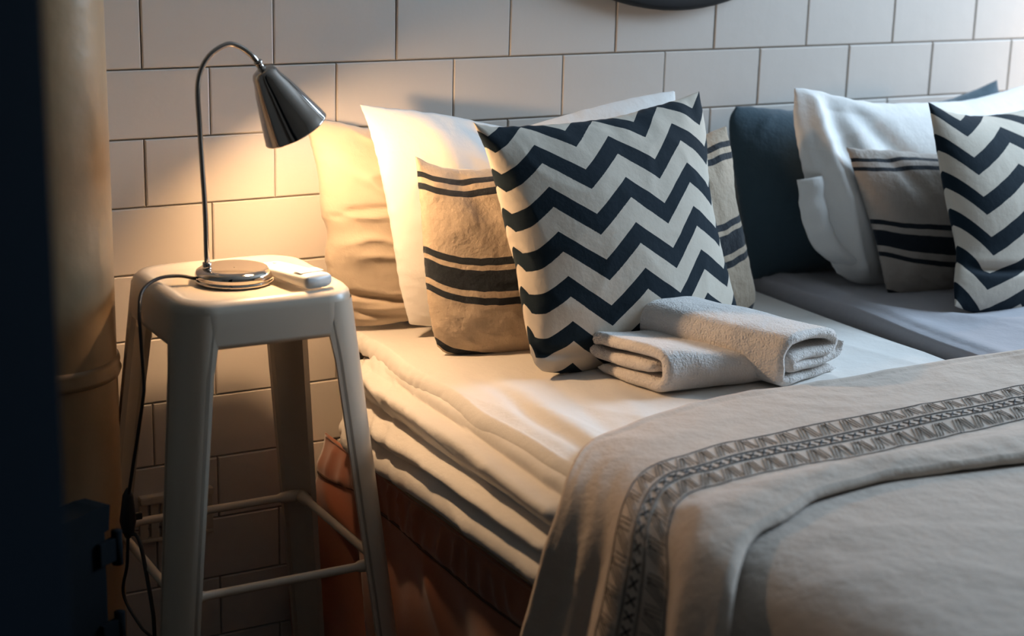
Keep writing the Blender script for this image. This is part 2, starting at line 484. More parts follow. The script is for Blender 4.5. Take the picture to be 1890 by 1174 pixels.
# cable (part of the lamp)
C3 = [(-.006, -.232, .716), (-.030, -.232, .722), (-.060, -.238, .7225), (-.086, -.252, .712), (-.098, -.275, .690), (-.101, -.288, .655), (-.1005, -.293, .60), (-.103, -.294, .575), (-.108, -.27, .50), (-.112, -.245, .43)]
cab = [Vector(p)-LB for p in C3]
cable = obj('cable', mesh('cable', *tube(smoothpath(cab, 8), .0024, 10)), M['black'], lamp)
sw = [Vector((-.112, -.243, .436)), Vector((-.112, -.240, .425)), Vector((-.112, -.238, .405)), Vector((-.112, -.236, .388)), Vector((-.112, -.235, .372)), Vector((-.112, -.234, .362))]
obj('cable_switch', mesh('cable_switch', *tube([p-LB for p in sw], [.003, .0075, .0095, .0115, .0085, .004], 12)), M['black'], lamp)
obj('switch_knob', box(Vector((-.098, -.232, .390))-LB, (.014, .006, .010), .002), M['black'], cable)
c1 = [(-.112, -.234, .365), (-.113, -.228, .32), (-.116, -.215, .27), (-.104, -.25, .235), (-.09, -.28, .215), (-.085, -.30, .15), (-.08, -.28, .05), (-.07, -.20, .008), (-.02, -.08, .006)]
obj('cable', mesh('cable', *tube(smoothpath([Vector(p)-LB for p in c1], 8), .0022, 10)), M['black'], lamp)
# second black cord hanging beside it
c2 = [(-.112, -.236, .366), (-.104, -.244, .368), (-.101, -.256, .355), (-.099, -.27, .32), (-.098, -.285, .285), (-.0975, -.293, .25), (-.097, -.29, .15), (-.08, -.24, .03), (-.03, -.16, .006)]
cd2 = obj('power_cord', mesh('power_cord', *tube(smoothpath(c2, 8), .0028, 10)), M['black'])
tag(cd2, 'short black cord hanging below the lamp cable switch, the right one of two', 'cord')

# remote control
rc = thing('remote_control', 'white remote control lying on the stool beside the lamp base', 'remote', (.112, -.283, .7150))
rc.rotation_euler = (0, 0, math.radians(-80))
V = []; prof = []
L2, W2 = .066, .0215
stn = np.linspace(-1, 1, 25)
for u in stn:
    wv = W2*(1-.10*(1+u)/2*0 - .12*max(0, -u)**2)
    e = (1-abs(u)**14)**.5
    hgt = (.012+.009*(1+u)/2)
    ringp = []
    for j in range(24):
        a = 2*PI*j/24
        cx, cz = math.cos(a), math.sin(a)
        sx_ = math.copysign(abs(cx)**.45, cx); sz_ = math.copysign(abs(cz)**(.5 if cz > 0 else .9), cz)
        ringp.append((u*L2, sx_*wv*(.94+.06*e), hgt*.5*1.0 + sz_*hgt*.5*(.8+.2*e)))
    V += ringp
F = grid_faces(24, len(stn), wrap=True); F += [tuple(range(23, -1, -1)), tuple((len(stn)-1)*24+i for i in range(24))]
obj('body', mesh('body', V, [f[::-1] for f in F]), M['plastic'], rc)
obj('button', box((-.045, 0, .0138), (.005, .004, .0012), .0004), M['button'], rc)
obj('button', box((.030, .004, .0199), (.0035, .016, .0010), .0003), M['button'], rc)
obj('battery_cover', box((.040, 0, .0205), (.020, .036, .0008), .0003), M['plastic'], rc)
OUT = {
    'chev': ((0.66, -0.375, 0.57), 9, 17,
[(-0.278, 0.366), (-0.249, 0.358), (-0.197, 0.355), (-0.117, 0.353), (-0.023, 0.355), (0.055, 0.365), (0.113, 0.373), (0.161, 0.383)],
[(-0.242, 0.035), (-0.227, 0.01), (-0.17, -0.002), (-0.108, -0.004), (-0.023, -0.004), (0.079, 0.004), (0.178, 0.016)],
[(-0.278, 0.366), (-0.262, 0.32), (-0.251, 0.254), (-0.246, 0.208), (-0.239, 0.169), (-0.24, 0.107), (-0.24, 0.069), (-0.242, 0.035)],
[(0.161, 0.383), (0.16, 0.323), (0.148, 0.248), (0.148, 0.172), (0.159, 0.103), (0.169, 0.051), (0.178, 0.016)],
),
'strip': ((0.64, -0.255, 0.57), 0, 12,
[(-0.301, 0.292), (-0.273, 0.278), (-0.23, 0.269), (-0.176, 0.267), (-0.092, 0.27), (0.054, 0.278), (0.177, 0.286), (0.22, 0.299), (0.253, 0.308)],
[(-0.29, 0.014), (-0.271, 0.001), (-0.209, -0.011), (-0.136, -0.016), (-0.02, -0.017), (0.132, -0.01), (0.238, -0.002), (0.28, 0.007)],
[(-0.301, 0.292), (-0.3, 0.252), (-0.299, 0.205), (-0.3, 0.15), (-0.3, 0.095), (-0.297, 0.047), (-0.29, 0.014)],
[(0.253, 0.308), (0.26, 0.258), (0.26, 0.197), (0.27, 0.144), (0.282, 0.072), (0.289, 0.032), (0.28, 0.007)],
),
'white': ((0.6, -0.16, 0.57), 0, 9,
[(-0.308, 0.355), (-0.277, 0.35), (-0.225, 0.343), (-0.162, 0.332), (-0.098, 0.317), (-0.046, 0.308), (0.008, 0.317), (0.088, 0.332), (0.171, 0.345), (0.25, 0.353)],
[(-0.249, 0.024), (-0.163, 0.008), (-0.069, 0.003), (0.03, 0.006), (0.133, 0.008), (0.261, 0.013)],
[(-0.308, 0.355), (-0.295, 0.317), (-0.283, 0.261), (-0.274, 0.204), (-0.267, 0.139), (-0.261, 0.081), (-0.249, 0.024)],
[(0.25, 0.353), (0.254, 0.28), (0.257, 0.201), (0.261, 0.129), (0.263, 0.057), (0.261, 0.013)],
),
'tan': ((0.55, -0.085, 0.57), 0, 5,
[(-0.326, 0.326), (-0.293, 0.324), (-0.258, 0.317), (-0.223, 0.308), (-0.151, 0.302), (-0.067, 0.298), (0.029, 0.297), (0.139, 0.309)],
[(-0.259, 0.009), (-0.216, 0.006), (-0.151, 0.008), (-0.075, 0.008), (0.024, 0.007), (0.157, 0.006)],
[(-0.326, 0.326), (-0.316, 0.287), (-0.307, 0.238), (-0.305, 0.189), (-0.296, 0.156), (-0.301, 0.115), (-0.288, 0.064), (-0.259, 0.009)],
[(0.139, 0.309), (0.144, 0.235), (0.148, 0.146), (0.157, 0.074), (0.157, 0.006)],
),
'dark': ((1.33, -0.1, 0.58), 0, 8,
[(-0.319, 0.303), (-0.271, 0.299), (-0.189, 0.29), (-0.08, 0.283), (0.033, 0.283), (0.15, 0.292), (0.231, 0.309), (0.286, 0.325)],
[(-0.291, 0.003), (-0.22, 0.004), (-0.147, 0.005), (-0.035, 0.01), (0.121, 0.011), (0.313, 0.025)],
[(-0.319, 0.303), (-0.334, 0.277), (-0.329, 0.217), (-0.319, 0.161), (-0.309, 0.095), (-0.301, 0.048), (-0.291, 0.003)],
[(0.286, 0.325), (0.3, 0.251), (0.311, 0.169), (0.316, 0.087), (0.313, 0.025)],
),
'whiteR': ((1.52, -0.19, 0.58), 4, 12,
[(-0.456, 0.348), (-0.416, 0.343), (-0.343, 0.326), (-0.267, 0.313), (-0.161, 0.308), (-0.051, 0.306), (0.035, 0.315), (0.155, 0.331), (0.264, 0.341)],
[(-0.391, 0.031), (-0.348, 0.01), (-0.272, -0.004), (-0.137, -0.006), (0.019, -0.009), (0.247, -0.012)],
[(-0.456, 0.348), (-0.462, 0.296), (-0.453, 0.233), (-0.442, 0.178), (-0.428, 0.122), (-0.412, 0.07), (-0.391, 0.031)],
[(0.264, 0.341), (0.262, 0.224), (0.259, 0.121), (0.247, -0.012)],
),
'stripR': ((1.46, -0.29, 0.58), -3, 14,
[(-0.335, 0.254), (-0.293, 0.248), (-0.237, 0.244), (-0.139, 0.233), (0.001, 0.235), (0.14, 0.24), (0.272, 0.256)],
[(-0.27, 0.001), (-0.214, -0.013), (-0.133, -0.028), (-0.011, -0.032), (0.115, -0.033), (0.274, -0.022)],
[(-0.335, 0.254), (-0.322, 0.21), (-0.304, 0.154), (-0.291, 0.108), (-0.282, 0.062), (-0.277, 0.025), (-0.27, 0.001)],
[(0.272, 0.256), (0.276, 0.157), (0.279, 0.068), (0.274, -0.022)],
),
'chevR': ((1.42, -0.4, 0.58), 12, 19,
[(-0.214, 0.354), (-0.165, 0.335), (-0.092, 0.322), (0.003, 0.32), (0.122, 0.324), (0.248, 0.33), (0.364, 0.342)],
[(-0.247, 0.025), (-0.196, 0.006), (-0.109, -0.013), (0.003, -0.022), (0.122, -0.026), (0.326, -0.026)],
[(-0.214, 0.354), (-0.212, 0.291), (-0.211, 0.228), (-0.21, 0.166), (-0.21, 0.113), (-0.235, 0.063), (-0.247, 0.025)],
[(0.364, 0.342), (0.356, 0.242), (0.342, 0.122), (0.341, 0.042), (0.326, -0.026)],
),
}
# ------------------------------------------------------------------ beds
ZT = .570
def softbox(x0, x1, y0, y1, z0, z1, r=.03):
    return box(((x0+x1)/2, (y0+y1)/2, (z0+z1)/2), (x1-x0, y1-y0, z1-z0), r, 4)
bed = thing('bed', 'left single bed with rust satin valance below its white sheets, beside the stool', 'bed', (.66, -1.0, 0))
def rel(me, root):
    me.transform(Matrix.Translation(-root.location)); return me
obj('mattress', rel(softbox(.305, 1.035, -2.0, -.075, .395, .548), bed), M['mattress'], bed)
obj('box_spring', rel(softbox(.300, 1.035, -2.0, -.012, .12, .380, .015), bed), M['beige'], bed)
for x in (.36, .97):
    for y in (-.10, -1.9):
        V, F = lathe([(.001, 0), (.020, 0), (.024, .13), (.001, .13)], 16, origin=(x-.66, y+1.0, 0))
        obj('leg', mesh('leg', V, F), M['wood'], bed)
# valance
def val_x(y, z):
    d = .385-z                              # distance below the top
    x = .279
    pk = .0075*ridged(y*24, z*9, 3)*sstep(0, .02, d)*(1-sstep(.05, .07, d))
    x -= pk
    if d > .06:
        k = sstep(.05, .30, d)
        ph = y*17 + .9*nz(y*3, z*4, 1.7) + d*5
        x -= k*(.010+.020*math.sin(ph)+.010*math.sin(ph*2.1+1)) + .012*sstep(.05, .11, d)*ridged(y*5+d*4, d*4, 9)
    # corner drape by the wall
    x -= .030*math.exp(-((y+.03)/.07)**2)*sstep(-.01, .15, d)
    x += .012*math.exp(-((y+.12)/.03)**2)*sstep(.02, .12, d)
    return x
ny, nzv = 360, 60
V = []
for j in range(nzv):
    for i in range(ny):
        y = -.004 - 1.99*(i/(ny-1)); z = .385 - (.385-.02)*j/(nzv-1)
        V.append((val_x(y, z)-.66, y+1.0, z-.006*sstep(0, -.7, y)*0))
F = grid_faces(ny, nzv)
me = mesh('valance', V, F)
vl = obj('valance', me, M['satin'], bed)
vl.modifiers.new('s', 'SOLIDIFY').thickness = .0015
pp = [(val_x(y, .318+.02*sstep(-.15, -.7, y)*0)-.66-.0015, y+1.0, .322-.004*math.sin(y*9)) for y in np.linspace(-.01, -1.98, 160)]
obj('piping', mesh('piping', *tube(pp, .0024, 8)), M['piping'], vl)
pp = [(val_x(y, .381)-.66-.001, y+1.0, .382) for y in np.linspace(-.01, -1.98, 160)]
obj('piping', mesh('piping', *tube(pp, .0026, 8)), M['satin'], vl)
# sagging beige edge of the base cloth above the valance
V = []; ny = 160; sec = [(.300, .401), (.285, .400), (.276, .396), (.273, .389), (.276, .382), (.290, .380)]
for (x, z) in sec:
    for i in range(ny):
        y = -.15-1.8*i/(ny-1)
        w_ = .004*nz(y*7, 2) + .005*sstep(-.1, -.5, y)
        V.append((x-.66-.003*nz(y*9, 5), y+1.0, z+w_))
obj('base_cloth', mesh('base_cloth', V, grid_faces(ny, len(sec), flip=False)), M['beige'], bed)

# loose sheet hanging over the side, in long folds
sec = [(.330, .548), (.305, .550), (.284, .543), (.271, .525), (.262, .505), (.257, .480), (.255, .455), (.256, .435), (.262, .421), (.272, .415), (.284, .418), (.300, .424)]
SB = resample(sec, 64)
NB = np.gradient(SB, axis=0); NB = np.stack([-NB[:, 1], NB[:, 0]], 1); NB /= np.linalg.norm(NB, axis=1)[:, None]
if NB[30, 0] > 0: NB = -NB
def foldsum(y, v):
    d = 0.0
    # long folds running down the bed: centre v, drift with distance from the head, width, depth
    for v0, k, wd, A, a, b in ((.235, .10, .045, -.010, -.06, -.30), (.335, .085, .05, .011, .0, -.15), (.46, .11, .050, -.013, -.05, -.25),
                               (.575, .07, .05, .010, -.02, -.2), (.665, .03, .040, -.007, -.1, -.3), (.79, .0, .070, .014, .1, .0)):
        c = v0 + k*(-y-.2) + .022*nz(y*5, v0*9)
        fade = sstep(a, b, y)
        d += A*fade*math.exp(-((v-c)/wd)**2)
    # finer diagonal crumples close to the stool
    d *= 1.25
    for o1, k1 in ((.13, 3.0), (.20, 2.4), (.30, 2.7)):
        d += .0028*math.exp(-((v-(o1+k1*(-y-.17)))/.022)**2)*sstep(-.42, -.30, y)
    d -= .036*sstep(-.735, -.80, y)
    near = math.exp(-((y+.20)/.13)**2)
    u1 = (y*22+v*7.5)
    d += .0055*near*ridged(u1, v*2.2, 2)*sstep(.15, .3, v)*(1-sstep(.8, .9, v))
    d += .0034*ridged(y*5+v*2, v*9+y*3, 6)*sstep(.12, .25, v)
    d += .006*nz(y*4.5, v*3.2, 4)*sstep(.1, .3, v)
    return d
ny = 520; V = []
for j in range(64):
    v = j/63
    for i in range(ny):
        y = -.108-.006*nz(v*4, 3)-.70*i/(ny-1)
        d = foldsum(y, v) - .016*sstep(-.16, -.115, y)
        sag = .018*sstep(-.10, -.8, y)*sstep(.3, 1, v)*-1
        V.append((SB[j, 0]+NB[j, 0]*d, y, SB[j, 1]+NB[j, 1]*d - sag*1.0 - .010*math.exp(-((y+.03)/.06)**2)*sstep(.2, 1, v)*0))
o = obj('hanging_sheet', mesh('hanging_sheet', V, grid_faces(ny, 64)), M['sheet'])
tag(o, 'loose cream sheet hanging in long folds over the left side of the bed', 'sheet')
o.modifiers.new('s', 'SOLIDIFY').thickness = .002

# top sheet / topper with a gathered edge
def top_z(x, y):
    z = ZT
    z += .006*nz(x*3.1, y*2.3, 1) + .0022*ridged(x*9+y*2.2, y*1.3, 4)*sstep(-.2, -.5, y)
    # diagonal folds pulled towards the throw
    for x0, k, wd, A in ((.345, .05, .012, -.006), (.375, .10, .016, .004), (.425, .22, .016, -.0035), (.50, .30, .02, .003)):
        c = x0 + k*(y+.5) + .006*nz(y*8, x0*20)
        z += A*sstep(-.28, -.55, y)*math.exp(-((x-c)/wd)**2)
    z -= .010*sstep(.36, .29, x)*sstep(-.1, -.6, y)
    z -= .022*sstep(-.73, -.80, y)
    return z
nx, ny = 190, 330; V = []
for j in range(ny):
    y = -.006-.98*j/(ny-1)
    gat = sstep(-.62, -.05, y)
    lip = .289 + .035*sstep(-.75, -.82, y) + .006*nz(y*9, 3) + .0035*gat*nz(y*60, 8) - .004*math.exp(-((y+.02)/.03)**2)
    for i in range(nx):
        if i < 14:       # rolled lip
            a = PI*(1-i/14)*.9 - .25
            k = i/13
            xx = lip + .012 - .012*math.sin((PI/2)*(1-k)*1.0+.6*(1-k)) ; 
            zz = top_z(lip+.014, y) - .0265*(1-k)**1.25
            zz += .0022*gat*nz(y*75, k*2)*(1-abs(2*k-1)); xx += .0018*gat*nz(y*80, k*2, 5)
            V.append((xx, y, zz))
        else:
            f = (i-13)/(nx-14)
            x = (lip+.012) + (1.047-lip-.012)*(f**1.15)
            V.append((x, y, top_z(x, y) - .012*sstep(1.025, 1.047, x)))
o = obj('white_sheet', mesh('white_sheet', V, grid_faces(nx, ny, flip=True)), M['sheet'])
tag(o, 'smooth white sheet over the left bed with a gathered edge, under the towels', 'sheet')
o.modifiers.new('s', 'SOLIDIFY').thickness = .0015

bed2 = thing('bed', 'right single bed pushed against the white one, under the grey sheet', 'bed', (1.45, -1.0, 0))
obj('mattress', rel(softbox(1.056, 1.845, -2.0, -.012, .35, .553), bed2), M['mattress'], bed2)
obj('box_spring', rel(softbox(1.060, 1.84, -2.0, -.012, .12, .345, .015), bed2), M['beige'], bed2)
for x in (1.12, 1.78):
    for y in (-.10, -1.9):
        V, F = lathe([(.001, 0), (.020, 0), (.024, .13), (.001, .13)], 16, origin=(x-1.45, y+1.0, 0))
        obj('leg', mesh('leg', V, F), M['wood'], bed2)
# grey sheet on the right bed
def grey_z(x, y):
    z = .586 + .006*nz(x*3, y*2.6, 11) + .008*math.exp(-((x-1.085)/.035)**2)
    z += .006*math.exp(-(((x-1.13)*.6+(y+.42)*.8)/.022)**2)*sstep(1.06, 1.15, x) + .004*ridged(x*5-y*2, y*4, 2)
    z -= .004*sstep(-.3, -.6, y)
    return z
nx, ny = 150, 240; V = []
for j in range(ny):
    y = -.006-1.99*j/(ny-1)
    e = 1.045 + .004*nz(y*5, 30)
    for i in range(nx):
        if i < 10:
            k = i/9
            V.append((e+.010*(1-math.sin(k*PI/2))-.0*k+.012*k*k, y, grey_z(e+.024, y)-.040*(1-k)**1.6-.004))
        elif i > nx-8:
            k = (i-(nx-8))/7
            V.append((1.845+.004*math.sin(k*PI), y, grey_z(1.84, y)-.15*k))
        else:
            x = e+.024+(1.840-e-.024)*((i-10)/(nx-19))
            V.append((x, y, grey_z(x, y)-.004*math.exp(-((x-e-.024)/.01)**2)))
o = obj('grey_sheet', mesh('grey_sheet', V, grid_faces(nx, ny, flip=True)), M['greysheet'])
tag(o, 'lilac-grey sheet covering the right bed under its pillows', 'sheet')
o.modifiers.new('s', 'SOLIDIFY').thickness = .0015

# ------------------------------------------------------------------ throw and bedspread
prof2 = [(2.02, .40), (1.95, .565), (1.85, .602), (1.6, .604), (1.3, .605), (1.10, .604), (1.00, .592), (.80, .582), (.60, .578), (.46, .577), (.42, .576), (.36, .573), (.315, .564), (.280, .545), (.258, .505), (.247, .45), (.240, .38), (.233, .30), (.226, .20), (.221, .12)]
PP = resample(prof2, 700)
dd = np.r_[0, np.cumsum(np.linalg.norm(np.diff(PP, axis=0), axis=1))]
k0 = int(np.argmin(abs(PP[:, 0]-.42)))
AA = dd-dd[k0]                       # 0 at x=.42, positive to the left / down
TN = np.gradient(PP, axis=0); TN = np.stack([TN[:, 1], -TN[:, 0]], 1); TN /= np.linalg.norm(TN, axis=1)[:, None]
if TN[k0, 1] < 0: TN = -TN
akey = [-1.7, -.90, -.60, -.37, -.17, -.045, .056, .125, .165, .22, .30, .45]
yfar = [-.600, -.600, -.584, -.588, -.585, -.612, -.662, -.725, -.765, -.762, -.742, -.71]
yb0 = [-.74, -.725, -.72, -.738, -.738, -.748, -.785, -.840, -.882, -.892, -.886, -.88]
yb1 = [-.82, -.815, -.812, -.832, -.842, -.838, -.862, -.918, -.962, -.978, -.984, -.98]
yhm = [-.97, -.965, -.960, -.945, -.922, -.935, -.995, -1.055, -1.090, -1.105, -1.11, -1.11]
def sm(xs, ys):
    g = np.linspace(xs[0], xs[-1], 600); v = np.interp(g, xs, ys)
    kk = np.hanning(27); kk /= kk.sum(); v = np.convolve(np.pad(v, 13, mode='edge'), kk, 'valid')
    return lambda a: float(np.interp(a, g, v))
ztop = lambda a: float(np.interp(a, AA, PP[:, 1]))
fy = [(lambda g_: (lambda a: g_(a) - max(0.0, ztop(a)+.004-.57)*2.6*(1-sstep(.0, .12, a))))(sm(akey, q)) for q in (yfar, yb0, yb1, yhm)]
BK = [0, .13, .235, .36]
def prof_at(a):
    return (np.interp(a, AA, PP[:, 0]), np.interp(a, AA, PP[:, 1]), np.interp(a, AA, TN[:, 0]), np.interp(a, AA, TN[:, 1]))
def throw_pt(a, b):
    y = float(np.interp(b, BK, [q(a) for q in fy]))
    x, z, nx_, nz_ = prof_at(a)
    side = sstep(.06, .22, a)
    d = .004*nz(a*4, b*7, 3) + .010*math.exp(-((b-.305)/.040)**2)*(1-.4*side) - .006*math.exp(-((b-.245)/.03)**2)
    d += side*(.010*math.sin(b*2*PI/.15+1.2+1.5*a)*(1-sstep(.25, .36, b)*.4) + .005*math.sin(b*2*PI/.062+a*6)*math.exp(-((b-.06)/.05)**2))
    d += .0018*ridged(a*9+b*4, b*14, 5)
    d += .007*sstep(.30, .36, b)*side
    d -= .0018*math.exp(-((b-.013)/.004)**2)
    d += .004
    # the near hem turns down onto the spread
    d -= .008*sstep(.352, .36, b)
    return (x+nx_*d, y, z+nz_*d)
na, nb = 330, 84
avals = np.linspace(-1.62, .44, na); bvals = np.linspace(0, .36, nb)
TG = np.array([[throw_pt(a, b) for a in avals] for b in bvals])
V = TG.reshape(-1, 3)
th = obj('embroidered_throw', mesh('embroidered_throw', V, grid_faces(na, nb)), M['linen'])
tag(th, 'beige linen throw with a dark embroidered band, laid across the beds', 'throw')
md = th.modifiers.new('s', 'SOLIDIFY'); md.thickness = .0022; md.offset = -1
gn_u = np.gradient(TG, axis=1); gn_v = np.gradient(TG, axis=0)
TNG = np.cross(gn_u, gn_v); TNG /= np.linalg.norm(TNG, axis=2)[:, :, None]
if TNG[20, 60, 2] < 0: TNG = -TNG
def tp(a, b, off=.0006):
    fa = (a-avals[0])/(avals[1]-avals[0]); fb = b/(bvals[1]-bvals[0])
    i = int(min(max(fa, 0), na-2)); j = int(min(max(fb, 0), nb-2)); s, t = fa-i, fb-j
    P_ = (TG[j, i]*(1-s)+TG[j, i+1]*s)*(1-t)+(TG[j+1, i]*(1-s)+TG[j+1, i+1]*s)*t
    return P_ + TNG[j, i]*off
SV, SF = [], []
def stroke(a1, b1, a2, b2, wd=.0011, seg=3):
    da, db = a2-a1, b2-b1; l = math.hypot(da, db); pa, pb = -db/l*wd/2, da/l*wd/2
    base = len(SV)
    for k in range(seg+1):
        u = k/seg; a, b = a1+da*u, b1+db*u
        SV.append(tp(a-pa, b-pb)); SV.append(tp(a+pa, b+pb)); SV.append(tp(a, b, .0014))
    for k in range(seg):
        q = base+3*k
        SF.append((q, q+2, q+5, q+3)); SF.append((q+2, q+1, q+4, q+5))
R = random.Random(4)
def longline(b, wd):
    al = np.arange(-1.6, .43, .006)
    for a in al:
        w1 = .0006*nz(a*40, b*50); w2 = .0006*nz((a+.006)*40, b*50)
        stroke(a, b+w1, a+.0062, b+w2, wd*R.uniform(.8, 1.2), 1)
B0 = .13
def hatch(b0, b1, flip):
    a = -1.6; per = .0335
    while a < .41:
        for i in range(3):
            aa = a+i*.0050+R.uniform(-.0006, .0006)
            stroke(aa, b0+.003+R.uniform(0, .002), aa+R.uniform(-.0008, .0016), b1-.004+R.uniform(-.002, .001), .0009, 3)
        for i in range(3):
            aa = a+.006+i*.0052
            o1, o2 = (b0+.003, b1-.003) if flip else (b1-.003, b0+.003)
            stroke(aa, o1+R.uniform(-.001, .001), aa+.0155, o2+R.uniform(-.001, .001), .0009, 3)
        a += per*R.uniform(.97, 1.03)
hatch(B0+.000, B0+.038, True); hatch(B0+.067, B0+.105, True)
longline(B0-.001, .0013); longline(B0+.106, .0017)
for q in (.0400, .0425, .0625, .0650): longline(B0+q, .0008)
a = -1.6
while a < .42:
    c = B0+.0525+R.uniform(-.0008, .0008); h = R.uniform(.0055, .0066); k = R.uniform(.0050, .0064)
    stroke(a-k, c-h, a+k, c+h, .0026, 2); stroke(a-k, c+h, a+k, c-h, .0026, 2)
    a += .0178
em_ = obj('embroidery', mesh('embroidery', SV, SF, smooth=False), M['thread'], th)
em_['kind'] = 'stuff'

def spread_pt(a, b):
    y = fy[3](a) + .09 - b
    x, z, nx_, nz_ = prof_at(a)
    side = sstep(.02, .22, a)
    d = -.006 - .013*side*math.exp(-((b-.09)/.16)**2) + .006*nz(a*3, b*2.6, 8) + .002*ridged(a*5+b*7, b*3, 15)
    d += side*.003*math.sin(b*2*PI/.33+.5)*sstep(.1, .25, b)
    d += .012*sstep(.10, .45, b)*(1-side*.6)
    return (x+nx_*d, y, z+nz_*d)
na2, nb2 = 230, 150
V = [spread_pt(a, b) for b in np.linspace(0, 1.12, nb2) for a in np.linspace(-1.62, .52, na2)]
o = obj('bedspread', mesh('bedspread', V, grid_faces(na2, nb2)), M['linen2'])
tag(o, 'plain beige linen bedspread under the embroidered throw, at the lower right', 'bedspread')
md = o.modifiers.new('s', 'SOLIDIFY'); md.thickness = .002; md.offset = -1

# ------------------------------------------------------------------ pillows
def edge_fn(pts):
    P_ = resample([(*p,) for p in pts], 200)
    g = np.linspace(0, 1, 200)
    return lambda u: np.array([np.interp(u, g, P_[:, 0]), np.interp(u, g, P_[:, 1])])
def pillow(name, key, thf, thb, mat, wr, n=84, pw=2.4, ex=.55, seam=None, edge_noise=.0012):
    base, az, lean, top, bot, lef, rig = OUT[key]
    fT, fB, fL, fR = edge_fn(top), edge_fn(bot), edge_fn(lef), edge_fn(rig)
    TL, TR, BL, BR = fT(0), fT(1), fB(0), fB(1)
    V = []; UV = []
    idx = {}
    def pt(s, t, front):
        # t: 0 top .. 1 bottom
        c = (1-t)*fT(s)+t*fB(s)+(1-s)*fL(t)+s*fR(t)-((1-s)*(1-t)*TL+s*(1-t)*TR+(1-s)*t*BL+s*t*BR)
        pr_ = max(0, 1-abs(2*s-1)**pw)**ex*max(0, 1-abs(2*t-1)**pw)**ex
        rim = min(1, min(s, 1-s, t, 1-t)*12)
        d = pr_*(thf if front else -thb) + (wr(s, t)*rim if front else wr(1-s, t)*.4*rim)
        e = (1-rim)*edge_noise*nz(s*30, t*30, len(key))
        return (c[0]+e, -d, c[1]+e)
    # denser rows near the rim
    g = [.5-.5*math.cos(PI*i/(n-1)) for i in range(n)]; g = [.55*a+.45*i/(n-1) for i, a in enumerate(g)]
    for t in g:
        for s in g: V.append(pt(s, t, True)); UV.append((s, t))
    G = np.array([tuple(v) for v in V]).reshape(n, n, 3)
    ls = np.linalg.norm(np.diff(G, axis=1), axis=2); ls = np.concatenate([np.zeros((n, 1)), np.cumsum(ls, axis=1)], 1); ls /= ls[:, -1:]
    lt = np.linalg.norm(np.diff(G, axis=0), axis=2); lt = np.concatenate([np.zeros((1, n)), np.cumsum(lt, axis=0)], 0); lt /= lt[-1:, :]
    UV = [(float(a_), float(b_)) for a_, b_ in zip(ls.ravel(), lt.ravel())]
    F = grid_faces(n, n, flip=True)
    off = n*n; m = {}
    for j, t in enumerate(g):
        for i, s in enumerate(g):
            if i in (0, n-1) or j in (0, n-1): m[(i, j)] = j*n+i
            else: m[(i, j)] = len(V); V.append(pt(s, t, False)); UV.append((s, t))
    for j in range(n-1):
        for i in range(n-1):
            F.append((m[(i, j)], m[(i+1, j)], m[(i+1, j+1)], m[(i, j+1)]))
    me = mesh(name, V, F, UV)
    o = obj(name, me, mat)
    a, l = math.radians(az), math.radians(lean)
    U = Vector((math.cos(a), math.sin(a), 0)); Nn = Vector((math.sin(a)*math.cos(l), -math.cos(a)*math.cos(l), math.sin(l)))
    W = U.cross(-Nn)
    mt_ = Matrix(((U.x, -Nn.x, W.x), (U.y, -Nn.y, W.y), (U.z, -Nn.z, W.z))).to_4x4()
    mt_.translation = Vector(base); o.matrix_world = mt_
    if seam is not None:
        pts = []
        for s in np.linspace(0, 1, 50): pts.append(pt(s, 0, True))
        for t in np.linspace(0, 1, 50)[1:]: pts.append(pt(1, t, True))
        for s in np.linspace(1, 0, 50)[1:]: pts.append(pt(s, 1, True))
        for t in np.linspace(1, 0, 50)[1:-1]: pts.append(pt(0, t, True))
        obj('seam', mesh('seam', *tube(pts, .0016, 6, closed=True)), seam, o)
    return o
def wr_soft(sd, A=.006, fs=3):
    return lambda s, t: A*nz(s*fs, t*fs, sd)+A*.35*nz(s*fs*3, t*fs*3, sd+5)
def wr_white(s, t):
    d = .008*nz(s*3.2, t*2.6, 21)+.0025*ridged(s*4+t*2, t*3, 4)
    d += -.012*math.exp(-(((s-.30)-.42*t)/.05)**2)*(1-sstep(.2, .5, t))
    d += .010*math.exp(-(((s-.16)-.15*t)/.05)**2)*(1-sstep(.2, .6, t))
    d += .003*ridged(s*9, t*16, 7)*sstep(.72, .95, t)
    return d
def wr_tan(s, t):
    d = .010*nz(s*4, t*3.5, 31)
    d += .011*ridged(s*3.5+t*1.0, t*8-s*2.5, 8)*math.exp(-(s/.34)**2)*(1-sstep(.6, .7, t))
    for t0, k, A in ((.44, -.25, -.010), (.80, .30, -.016), (.90, .26, -.009)):
        d += A*math.exp(-((t-t0-k*s)/.020)**2)*math.exp(-(s/.45)**2)
    d += .005*ridged(s*2, t*20, 1)*sstep(.78, .86, t)
    return d
def wr_strip(s, t):
    d = .006*nz(s*6, t*4, 41)+.0018*ridged(s*9+t*4, t*6-s*3, 12)
    d += -.006*math.exp(-((s-.10-.25*t)/.035)**2)*(1-sstep(.15, .45, t))
    d += .003*ridged(s*14-t*9, t*7, 3)*sstep(.55, .9, t)
    return d
def wr_chev(s, t):
    d = .005*nz(s*3, t*3, 51)+.0015*ridged(s*5, t*4, 2)
    d += .0035*math.sin(s*46)*math.exp(-(t/.10)**2)*(.5+nz(s*6, 0, 1))
    d += -.008*math.exp(-((t-.93+.12*(s-.1))/.018)**2)*math.exp(-(s/.28)**2)
    return d
def wr_dark(s, t):
    d = .009*nz(s*3, t*3, 61)+.004*ridged(s*7+t*3, t*5, 9)*math.exp(-(t/.22)**2)
    d += -.006*math.exp(-((t-.60)/.012)**2)*sstep(.30, .02, s)*0 
    return d
